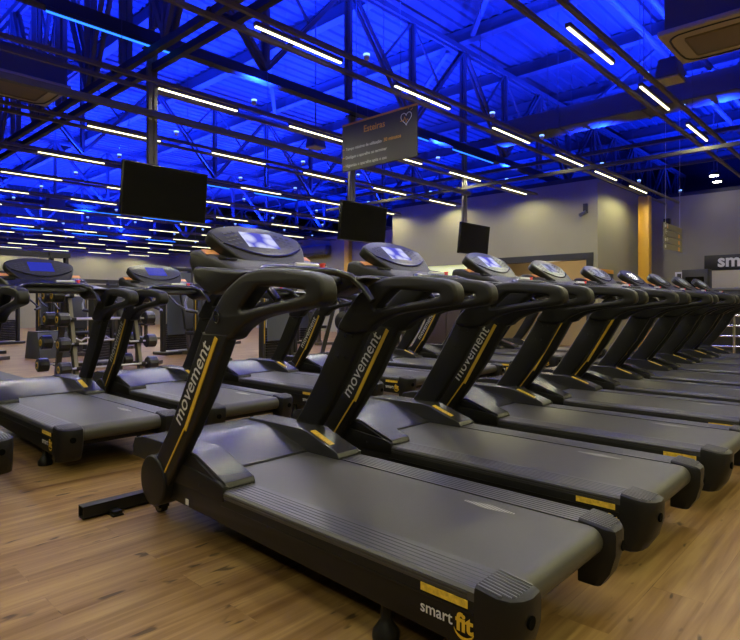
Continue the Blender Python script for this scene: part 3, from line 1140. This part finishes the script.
cassette('a', 'square ceiling air conditioner hanging near the box speaker', (6.97, 1.45, 3.95))
cassette('b', 'square ceiling air conditioner hanging beside the dark main truss', (2.40, 8.5, 3.95))


def speaker(x, y_, z, s, lab):
    t = thing('hanging_speaker', lab, 'speaker', (x, y_, z))
    b = NB()
    A = [b.verts.new((u * s * .5, v * s * .42, 0)) for u, v in ((-1, -1), (1, -1), (1, 1), (-1, 1))]
    B = [b.verts.new((u * s * .4, v * s * .32, s * .75)) for u, v in ((-1, -1), (1, -1), (1, 1), (-1, 1))]
    b.faces.new(A[::-1]); b.faces.new(B)
    for k in range(4): b.faces.new((A[k], A[(k + 1) % 4], B[(k + 1) % 4], B[k]))
    bmesh.ops.bevel(b, geom=list(b.edges), offset=.012, segments=2, affect='EDGES')
    build('speaker_box', b, M['ac_side'], t)
    b = NB(); box(b, -s * .47, s * .47, -s * .39, s * .39, -.012, .004)
    build('speaker_grille', b, M['ac'], t)
    b = NB(); cyl(b, (0, 0, s * .7), (0, 0, ROOF - z - .05), .012, 6)
    build('speaker_rod', b, M['steel'], t)

speaker(7.60, 2.10, 3.86, .32, 'box speaker with pale underside hanging below the blue pipes')
speaker(6.9, 7.75, 3.95, .30, 'dark box speaker hanging above the hanging board')
speaker(6.2, 18.6, 3.95, .5, 'dark box speaker hanging far down the hall')

# ------------------------------------------------------------------ wall side items
t = thing('hanging_direction_sign', 'olive hanging direction sign of four slats with white and orange marks', 'sign', (0, 3.25, 0))
xs0, xs1 = 11.35, 12.50
for k in range(4):
    b = NB(); box(b, xs0, xs1, -.01, .01, 2.16 + .125 * k, 2.265 + .125 * k, .002, 1)
    sl = build('sign_slat', b, M['olive'], t)
    b = NB()
    z = 2.185 + .125 * k
    if k != 2: box(b, xs0 + .05, xs0 + .12, -.0125, -.009, z, z + .05); 
    if k in (1, 3): text('\u2190', .09, (xs0 + .15, -.012, z), (1, 0, 0), (0, 0, 1), bm=b, bold=.02)
    if k == 2: text('\u2190', .12, (xs0 + .06, -.012, z), (1, 0, 0), (0, 0, 1), bm=b, bold=.02)
    build('white_icon', b, M['sign_white'], sl, flat=True)
    b = NB()
    if k == 3: box(b, xs0 + .17, xs0 + .24, -.0125, -.009, z - .01, z + .06)
    else: box(b, xs1 - .26, xs1 - .17, -.0125, -.009, z - .01, z + .06)
    build('orange_icon', b, M['sign_orange'], sl)
for x in (xs0 + .12, xs1 - .12):
    b = NB(); cyl(b, (x, 0, 2.2), (x, 0, ROOF - .01), .0035, 6)
    build('sign_wire', b, M['silver'], t)

t = thing('reception_sign', 'black wall sign with white lettering above the reception', 'sign', (XW, 0, 0))
b = NB(); box(b, -.12, 0, -1.0, 3.74, 1.99, 2.37, .01)
build('sign_panel', b, M['door_frame'], t)
build('lettering', text('smart', 1.0, (-.122, 3.44, 2.08), (0, -1, 0), (0, 0, 1), bold=.03), M['sign_white'], t, flat=True)
build('lettering', text('fit', .5, (-.122, 2.36, 2.08), (0, -1, 0), (0, 0, 1), bold=.03), M['gold'], t, flat=True)
b = NB(); box(b, XW - .10, XW - .002, -1.0, 3.66, 0, 1.985)
tag(build('bright_opening_panel', b, M['beige']), 'pale panel standing for the bright opening under the black reception sign', 'wall panel')  # pale colour stands in for the bright opening to the reception
t = thing('dark_kiosk', 'dark upright kiosk cabinet against the reception wall', 'cabinet', (15.6, 3.72, 0))
b = NB(); box(b, -.2, .2, -.28, .28, .06, 1.98, .015)
build('cabinet_body', b, M['door_frame'], t)
b = NB(); box(b, -.22, .22, -.3, .3, 0, .06)
build('cabinet_plinth', b, M['frame'], t)
b = NB(); box(b, -.206, -.2, -.2, .2, 1.2, 1.8)
build('cabinet_screen', b, M['tv'], t)
t = thing('exit_sign', 'small white and black sign with arrow on the reception wall', 'sign', (XW, 4.22, 1.86))
b = NB(); box(b, -.02, 0, -.22, .22, -.12, .12, .004)
build('sign_plate', b, M['white'], t)
b = NB(); box(b, -.023, -.02, -.2, .02, -.09, .09); 
build('sign_field', b, M['door_frame'], t)
build('arrow_mark', text('\u2192', .16, (-.0245, 0.0, -.05), (0, -1, 0), (0, 0, 1), bold=.03), M['sign_white'], t, flat=True)
b = NB(); box(b, -.023, -.02, .07, .17, -.08, .08)
build('figure_mark', b, M['key'], t)
t = thing('wall_notice_board', 'black wall notice board with orange top strip on the return wall', 'notice board', (13.35, BY0, 1.75))
b = NB(); box(b, -.42, .42, -.03, 0, -.14, .10, .004)
build('board', b, M['door_frame'], t)
b = NB(); box(b, -.42, .42, -.033, 0, .10, .19)
build('orange_strip', b, M['sign_orange'], t)
build('lettering', text('smart fit', .4, (-.2, -.032, -.05), (1, 0, 0), (0, 0, 1), bold=.02), M['sign_orange'], t, flat=True)
t = thing('security_camera', 'small dark security camera on the beige block wall', 'camera', (BX, 5.32, 3.22))
b = NB(); box(b, -.06, 0, -.05, .05, -.02, .2, .01)
build('camera_mount', b, M['door_frame'], t)
b = NB(); cyl(b, (-.04, 0, .0), (-.18, .06, -.07), .045, 12)
build('camera_body', b, M['ac_side'], t)
t = thing('wall_loudspeaker', 'small black speaker mounted high beside the yellow column', 'speaker', (16.4, 4.60, 3.3))
b = NB(); box(b, -.10, .02, -.08, .08, -.09, .09, .02)
build('speaker_box', b, M['door_frame'], t)
b = NB(); box(b, .0, .1, -.03, .03, -.03, .03)
build('speaker_bracket', b, M['frame'], t)
sp0 = None
for i, (x, y_) in enumerate(((15.1, 3.25), (15.9, 3.35))):
    t = thing('ceiling_spotlight', ('round ceiling spotlight shining over the reception sign', 'round ceiling spotlight closer to the reception wall')[i], 'spotlight', (x, y_, 4.1))
    b = NB(); tube(b, [(0, 0, 0), (0, 0, .05), (0, 0, .12)], [.12, .12, .05], 16)
    build('spot_shell', b, M['door_frame'], t)
    b = NB(); tube(b, [(0, 0, -.006), (0, 0, .002)], .09, 16)
    build('spot_lens', b, M['spot_lens'], t)
    b = NB(); cyl(b, (0, 0, .1), (0, 0, ROOF - 4.1 - .02), .012, 6)
    build('spot_rod', b, M['steel'], t)
t = thing('steel_railing', 'stainless steel railing with four bars before the reception', 'railing', (14.3, 0, 0))
for y_ in (4.3, 3.5, 2.7, 1.9):
    b = NB(); cyl(b, (0, y_, 0), (0, y_, .95), .025, 10)
    build('railing_post', b, M['chrome'], t)
for z in (.9, .68, .46, .24):
    b = NB(); cyl(b, (0, 4.4, z), (0, 1.6, z), .02, 10)
    build('railing_bar', b, M['chrome'], t)
t = thing('turnstile', 'dark turnstile block beside the reception panel', 'turnstile', (15.2, 3.0, 0))
b = NB(); box(b, -.15, .15, -.5, .35, .1, 1.45, .03); box(b, -.18, .18, -.55, .4, 0, .1)
build('turnstile_body', b, M['door_frame'], t)
b = NB(); box(b, -.17, .17, -.55, .4, 1.45, 1.52, .02)
build('turnstile_top', b, M['ac_side'], t)
t = thing('orange_lamp', 'small orange glowing lamp on the floor behind the railing', 'lamp', (14.75, 3.9, 0))
b = NB(); tube(b, [(0, 0, .3), (0, 0, .36), (0, 0, .44)], [.16, .13, .05], 14)
build('lamp_shade', b, M['orange_lamp'], t)
b = NB(); tube(b, [(0, 0, 0), (0, 0, .02), (0, 0, .025), (0, 0, .32)], [.12, .12, .02, .02], 12)
build('lamp_foot', b, M['frame'], t)
t = thing('wall_air_conditioner', 'rounded dark wall air conditioner high on the side wall', 'air conditioner', (XW, 18.4, 3.4))
b = NB(); box(b, -.35, 0, -.85, .85, -.22, .22, .08, 3)
build('unit_casing', b, M['ac_side'], t)
b = NB(); box(b, -.352, -.3, -.7, .7, -.17, -.1)
build('air_outlet', b, M['door_frame'], t)

# ------------------------------------------------------------------ barbell rack
RX0, RX1 = 3.16, 4.10
t = thing('barbell_rack', 'upright barbell rack with pale posts behind the second row', 'rack', (0, 0, 0))
for x in (RX0, RX1):
    b = NB(); bar(b, (x, 8.62, 0.03), (x, 8.98, 1.42), .07, .06); bar(b, (x, 9.40, 0.03), (x, 9.04, 1.42), .07, .06)
    box(b, x - .04, x + .04, 8.5, 9.5, 0, .06); box(b, x - .04, x + .04, 8.94, 9.08, 1.40, 1.46)
    build('rack_frame', b, M['gym'], t)
    b = NB(); bar(b, (x - .001, 8.575, 0.06), (x - .001, 8.935, 1.42), .05, .004)
    build('rack_front_strip', b, M['olive'], t)
b = NB(); box(b, RX0, RX1, 8.98, 9.04, 1.38, 1.44)
build('rack_crossbar', b, M['gym'], t)
LEV = (.24, .58, .93, 1.27)
SP = []
for k, z in enumerate(LEV):
    f = (z - .03) / 1.39
    SP += [(8.62 + .36 * f - .10, z, 0, k), (9.40 - .36 * f + .10, z, 1, k)]
b = NB()
for x in (RX0, RX1):
    for y_, z, sd, k in SP:
        box(b, x - .03, x + .03, y_ - .04, y_ + .04, z - .03, z - .012)
        yo = y_ - .04 if sd == 0 else y_ + .03
        box(b, x - .03, x + .03, yo, yo + .01, z - .03, z + .025)
build('rack_hooks', b, M['gym'], t)


def make_barbell(curl):
    t = thing('barbell', 'x', 'barbell', (0, 0, 0), 0, 'fixed barbells on the rack')
    b = NB()
    if curl:
        pts = [(-.555, 0, 0), (-.32, 0, 0), (-.24, -.0, .05), (-.14, 0, .0), (-.07, 0, .04), (.07, 0, .04), (.14, 0, 0), (.24, 0, .05), (.32, 0, 0), (.555, 0, 0)]
    else:
        pts = [(-.555, 0, 0), (.555, 0, 0)]
    tube(b, pts, .015, 10)
    build('bar', b, M['bar_silver'], t)
    for s in (-1, 1):
        b = NB(); tube(b, [(s * .555, 0, 0), (s * .57, 0, 0), (s * .695, 0, 0), (s * .71, 0, 0)], [.085, .104, .104, .087], 12)
        h = build('weight_head', b, M['iron'], t, angle=0.3)
        b = NB(); tube(b, [(s * .708, 0, 0), (s * .714, 0, 0)], [.05, .05], 16)
        build('yellow_end_ring', b, M['gold'], h)
        b = NB(); tube(b, [(s * .709, 0, 0), (s * .717, 0, 0)], [.028, .028], 14)
        build('end_button', b, M['gloss'], h)
    return t


bb = [make_barbell(False), make_barbell(True)]
used = [False, False]
pos = ['lowest', 'second lowest', 'second highest', 'topmost']
for y_, z, sd, k in SP:
    c = 1 if k in (1, 3) else 0
    lab = '%s %s barbell on the %s face of the barbell rack' % (pos[k], ('straight', 'wavy')[c], ('treadmill', 'far')[sd])
    loc = ((RX0 + RX1) / 2 + .02 * ((k * 7) % 3 - 1), y_, z)
    if not used[c]:
        used[c] = True; o = bb[c]; o.location = loc; o['label'] = lab
    else:
        dup(bb[c], loc, None, lab)

# ------------------------------------------------------------------ weight machines in the background
def tower(t, w_, h, m_shroud=True, stripe=True):
    b = NB()
    for s in (-1, 1):
        box(b, s * w_ / 2 - .04, s * w_ / 2 + .04, -.06, .06, 0, h, .008, 1)
    box(b, -w_ / 2 - .04, w_ / 2 + .04, -.07, .07, h - .08, h, .008, 1)
    box(b, -w_ / 2 - .1, w_ / 2 + .1, -.25, .25, 0, .07, .01, 1)
    build('tower_frame', b, M['gym'], t)
    b = NB()
    for k in range(12): box(b, -w_ / 2 + .08, w_ / 2 - .08, -.05, .05, .1 + k * .05, .145 + k * .05, .004, 1)
    build('weight_stack', b, M['iron'], t)
    b = NB()
    for s in (-.08, .08): cyl(b, (s, 0, .1), (s, 0, h - .06), .012, 8)
    build('guide_rods', b, M['chrome'], t)
    if m_shroud:
        b = NB()
        q = w_ / 2 - .05
        prism_pts = [(-q, -.085), (-q * .5, -.115), (q * .5, -.115), (q, -.085)]
        A = [b.verts.new((x, y_, .45)) for x, y_ in prism_pts] + [b.verts.new((x, y_ + .012, .45)) for x, y_ in prism_pts[::-1]]
        B = [b.verts.new((v.co.x, v.co.y, h - .12)) for v in A]
        b.faces.new(A); b.faces.new(B[::-1])
        for k in range(8): b.faces.new((A[k], A[(k + 1) % 8], B[(k + 1) % 8], B[k]))
        build('stack_shroud', b, M['shroud'], t)
    if stripe:
        b = NB()
        for s in (-1, 1): box(b, s * w_ / 2 - .008, s * w_ / 2 + .008, -.064, -.059, .4, h - .2)
        build('yellow_stripes', b, M['gold'], t)


def seat_set(t, sx=0, sy=-.75):
    b = NB(); box(b, sx - .22, sx + .22, sy - .2, sy + .2, .46, .54, .03)
    build('seat', b, M['pad'], t)
    b = NB(); box(b, sx - .2, sx + .2, -.09, .0, .0, .9, .035)
    b.transform(Matrix.Translation((0, sy + .25, .56)) @ Matrix.Rotation(-.2, 4, 'X'))
    build('backrest', b, M['pad'], t)
    b = NB(); bar(b, (sx, sy, .03), (sx, sy, .46), .08, .08); bar(b, (sx, sy - .35, .04), (sx, -.1, .04), .08, .08); bar(b, (sx - .3, sy - .3, .04), (sx + .3, sy - .3, .04), .07, .07)
    bar(b, (sx, sy + .3, .04), (sx, sy + .5, 1.3), .06, .06)
    build('seat_frame', b, M['bronze'], t)


def levers(t, sy=-.75, hi=1.15):
    for s in (-1, 1):
        b = NB()
        tube(b, [(s * .2, -.2, hi + .25), (s * .45, -.3, hi + .2), (s * .5, sy + .1, hi), (s * .48, sy - .2, hi - .12), (s * .30, sy - .3, hi - .15)], .025, 8)
        a = build('lever_arm', b, M['gym'], t)
        b = NB(); cyl(b, (s * .48, sy - .2, hi - .12), (s * .28, sy - .31, hi - .155), .032, 8)
        build('hand_grip', b, M['pad'], a)


def machine(name, lab, cat, x, y_, rz, w_=.6, h=1.6, seat=True, lever=True, stripe=True, shroud=True):
    t = thing(name, lab, cat, (x, y_, 0), rz, None)
    tower(t, w_, h, shroud, stripe)
    if seat: seat_set(t)
    if lever: levers(t)
    return t


def plates_machine(name, lab, x, y_, rz):
    t = thing(name, lab, 'weight machine', (x, y_, 0), rz)
    b = NB()
    bar(b, (-.5, -.6, .04), (-.5, .6, .04), .08, .07); bar(b, (.5, -.6, .04), (.5, .6, .04), .08, .07); bar(b, (-.5, .5, .04), (.5, .5, .04), .08, .07)
    bar(b, (-.5, .5, .04), (-.35, .2, 1.35), .08, .08); bar(b, (.5, .5, .04), (.35, .2, 1.35), .08, .08); bar(b, (-.35, .2, 1.3), (.35, .2, 1.3), .08, .08)
    build('machine_frame', b, M['gym'], t)
    seat_set(t, 0, -.35)
    for s in (-1, 1):
        b = NB(); tube(b, [(s * .35, .2, 1.3), (s * .6, -.1, 1.2), (s * .62, -.5, 1.05)], .03, 8); cyl(b, (s * .4, -.1, .8), (s * .85, -.1, .8), .025, 8); bar(b, (s * .6, -.1, 1.2), (s * .55, -.1, .75), .05, .05)
        a = build('press_arm', b, M['gym'], t)
        for k in range(2):
            b = NB(); tube(b, [(s * (.62 + .09 * k), -.1, .8), (s * (.63 + .09 * k), -.1, .8), (s * (.69 + .09 * k), -.1, .8), (s * (.70 + .09 * k), -.1, .8)], [.19, .215, .215, .19], 24)
            build('weight_plate', b, M['iron'], a)
        b = NB(); tube(b, [(s * .85, -.1, .8), (s * .87, -.1, .8)], .03, 10)
        build('orange_cap', b, M['sign_orange'], a)
    return t


# tall cable station
def cable_station(lab, x, y_, rz, w_=2.6, h=2.4):
    t = thing('cable_station', lab, 'weight machine', (x, y_, 0), rz)
    b = NB()
    for s in (-1, 1):
        for o in (-.18, .18): box(b, s * w_ / 2 + o - .04, s * w_ / 2 + o + .04, -.06, .06, 0, h)
        box(b, s * w_ / 2 - .35, s * w_ / 2 + .35, -.4, .4, 0, .07)
        box(b, s * w_ / 2 - .25, s * w_ / 2 + .25, -.1, .1, h - .12, h)
    box(b, -w_ / 2, w_ / 2, -.05, .05, h - .1, h)
    box(b, -w_ / 2, w_ / 2, -.25, -.2, h - .16, h - .1)
    build('station_frame', b, M['gym'], t)
    for s in (-1, 1):
        b = NB()
        for k in range(14): box(b, s * w_ / 2 - .12, s * w_ / 2 + .12, -.05, .05, .1 + .05 * k, .145 + .05 * k)
        build('weight_stack', b, M['iron'], t)
        b = NB(); box(b, s * w_ / 2 - .1, s * w_ / 2 + .1, -.16, -.07, 1.1, 1.3, .02)
        build('pulley_carriage', b, M['bronze'], t)
        b = NB(); cyl(b, (s * w_ / 2, -.2, 1.1), (s * w_ / 2 - s * .12, -.25, .75), .008, 5)
        build('cable', b, M['pad'], t)
        b = NB(); box(b, s * w_ / 2 - .17, s * w_ / 2 + .17, -.09, -.08, .9, 2.0)
        build('stack_shroud', b, M['shroud'], t)
    return t

cable_station('tall dark cable station far behind the barbell rack', 4.5, 15.7, .1, 1.7, 2.45)
cable_station('wide dark cable station by the end wall', 9.0, 23.0, .1, 1.6, 2.1)
machine('lat_pulldown_machine', 'tall pulldown machine with grey blue shroud behind the second console', 'weight machine', 6.75, 12.4, .15, .75, 2.0, True, True, False)
machine('chest_press_machine', 'seated press machine with long grey levers behind the first treadmill', 'weight machine', 6.35, 10.3, -.5, .6, 1.5)
machine('weight_tower', 'grey blue weight tower with yellow stripes seen beneath the first handrail', 'weight machine', 7.0, 9.0, .1, .75, 1.62, False, False)
machine('leg_curl_machine', 'dark leg machine standing beside the grey blue weight tower', 'weight machine', 10.6, 9.3, -.3, .6, 1.55)
plates_machine('plate_press_machine', 'plate loaded press machine with orange tipped pegs', 8.75, 8.7, .5)
machine('row_machine', 'seated row machine behind the plate loaded press', 'weight machine', 11.2, 11.3, .3, .6, 1.5)
machine('shoulder_press_machine', 'shoulder press machine standing beyond the pulldown machine', 'weight machine', 8.2, 13.6, -.2, .6, 1.6)
machine('biceps_machine', 'arm curl machine between the barbell rack and the pulldown machine', 'weight machine', 5.3, 12.6, -.4, .6, 1.55)
machine('leg_extension_machine', 'leg extension machine beyond the barbell rack', 'weight machine', 6.3, 15.6, .4, .6, 1.6)
machine('hip_machine', 'hip machine with yellow stripes far beyond the barbell rack', 'weight machine', 7.4, 17.6, -.3, .6, 1.7)
machine('back_extension_machine', 'dark back machine near the yellow column of the side wall', 'weight machine', 12.0, 15.4, .2, .6, 1.6)
machine('ab_machine', 'abdominal machine near the corner of the block wall', 'weight machine', 11.2, 13.0, -.2, .6, 1.5)
plates_machine('plate_row_machine', 'plate loaded row machine under the tall cable station', 3.5, 18.4, -.4)
machine('calf_machine', 'calf machine far away by the end wall', 'weight machine', 6.9, 21.5, .2, .6, 1.8)
machine('triceps_machine', 'triceps machine far away before the side wall', 'weight machine', 11.6, 20.5, -.3, .6, 1.7)
t = thing('jump_box', 'grey sloping jump box on the floor behind the barbell rack', 'box', (4.35, 13.5, 0), .2)
b = NB(); prism_x(b, [(-.30, 0), (-.20, .55), (.20, .55), (.30, 0)], -.32, .32, .01)
build('box_body', b, M['box'], t)
b = NB(); box(b, -.31, .31, -.20, .20, .55, .57, .004, 1)
build('box_top', b, M['pad'], t)

machine('glute_machine', 'low dark machine just beyond the wavy barbells', 'weight machine', 4.55, 11.2, .6, .55, 1.35, True, True, False, False)
machine('adductor_machine', 'dark machine between the jump box and the arm curl machine', 'weight machine', 5.15, 14.4, -.1, .6, 1.5)
machine('squat_machine', 'standing leg machine beyond the plate loaded press', 'weight machine', 9.9, 12.6, .3, .7, 1.7, False, True)
machine('pullover_machine', 'pullover machine far down the aisle before the yellow column', 'weight machine', 9.3, 15.2, .1, .7, 1.7)
machine('low_row_machine', 'low row machine halfway to the end wall', 'weight machine', 8.6, 18.8, .2, .7, 1.6)

machine('press_machine', 'dark press machine at the open side of the jump box', 'weight machine', 3.05, 14.5, .3, .7, 1.9, True, True, False, False)
machine('crossover_tower', 'narrow dark tower just behind the grey blue weight tower', 'weight machine', 8.0, 10.0, .1, .6, 1.9, False, True, False, True)
machine('standing_calf_machine', 'tall dark machine far beyond the jump box', 'weight machine', 5.0, 19.0, .2, .7, 2.1, False, True, False, False)
machine('torso_machine', 'dark machine far beyond the shoulder press machine', 'weight machine', 10.2, 17.0, .2, .7, 1.8, True, True, False, False)
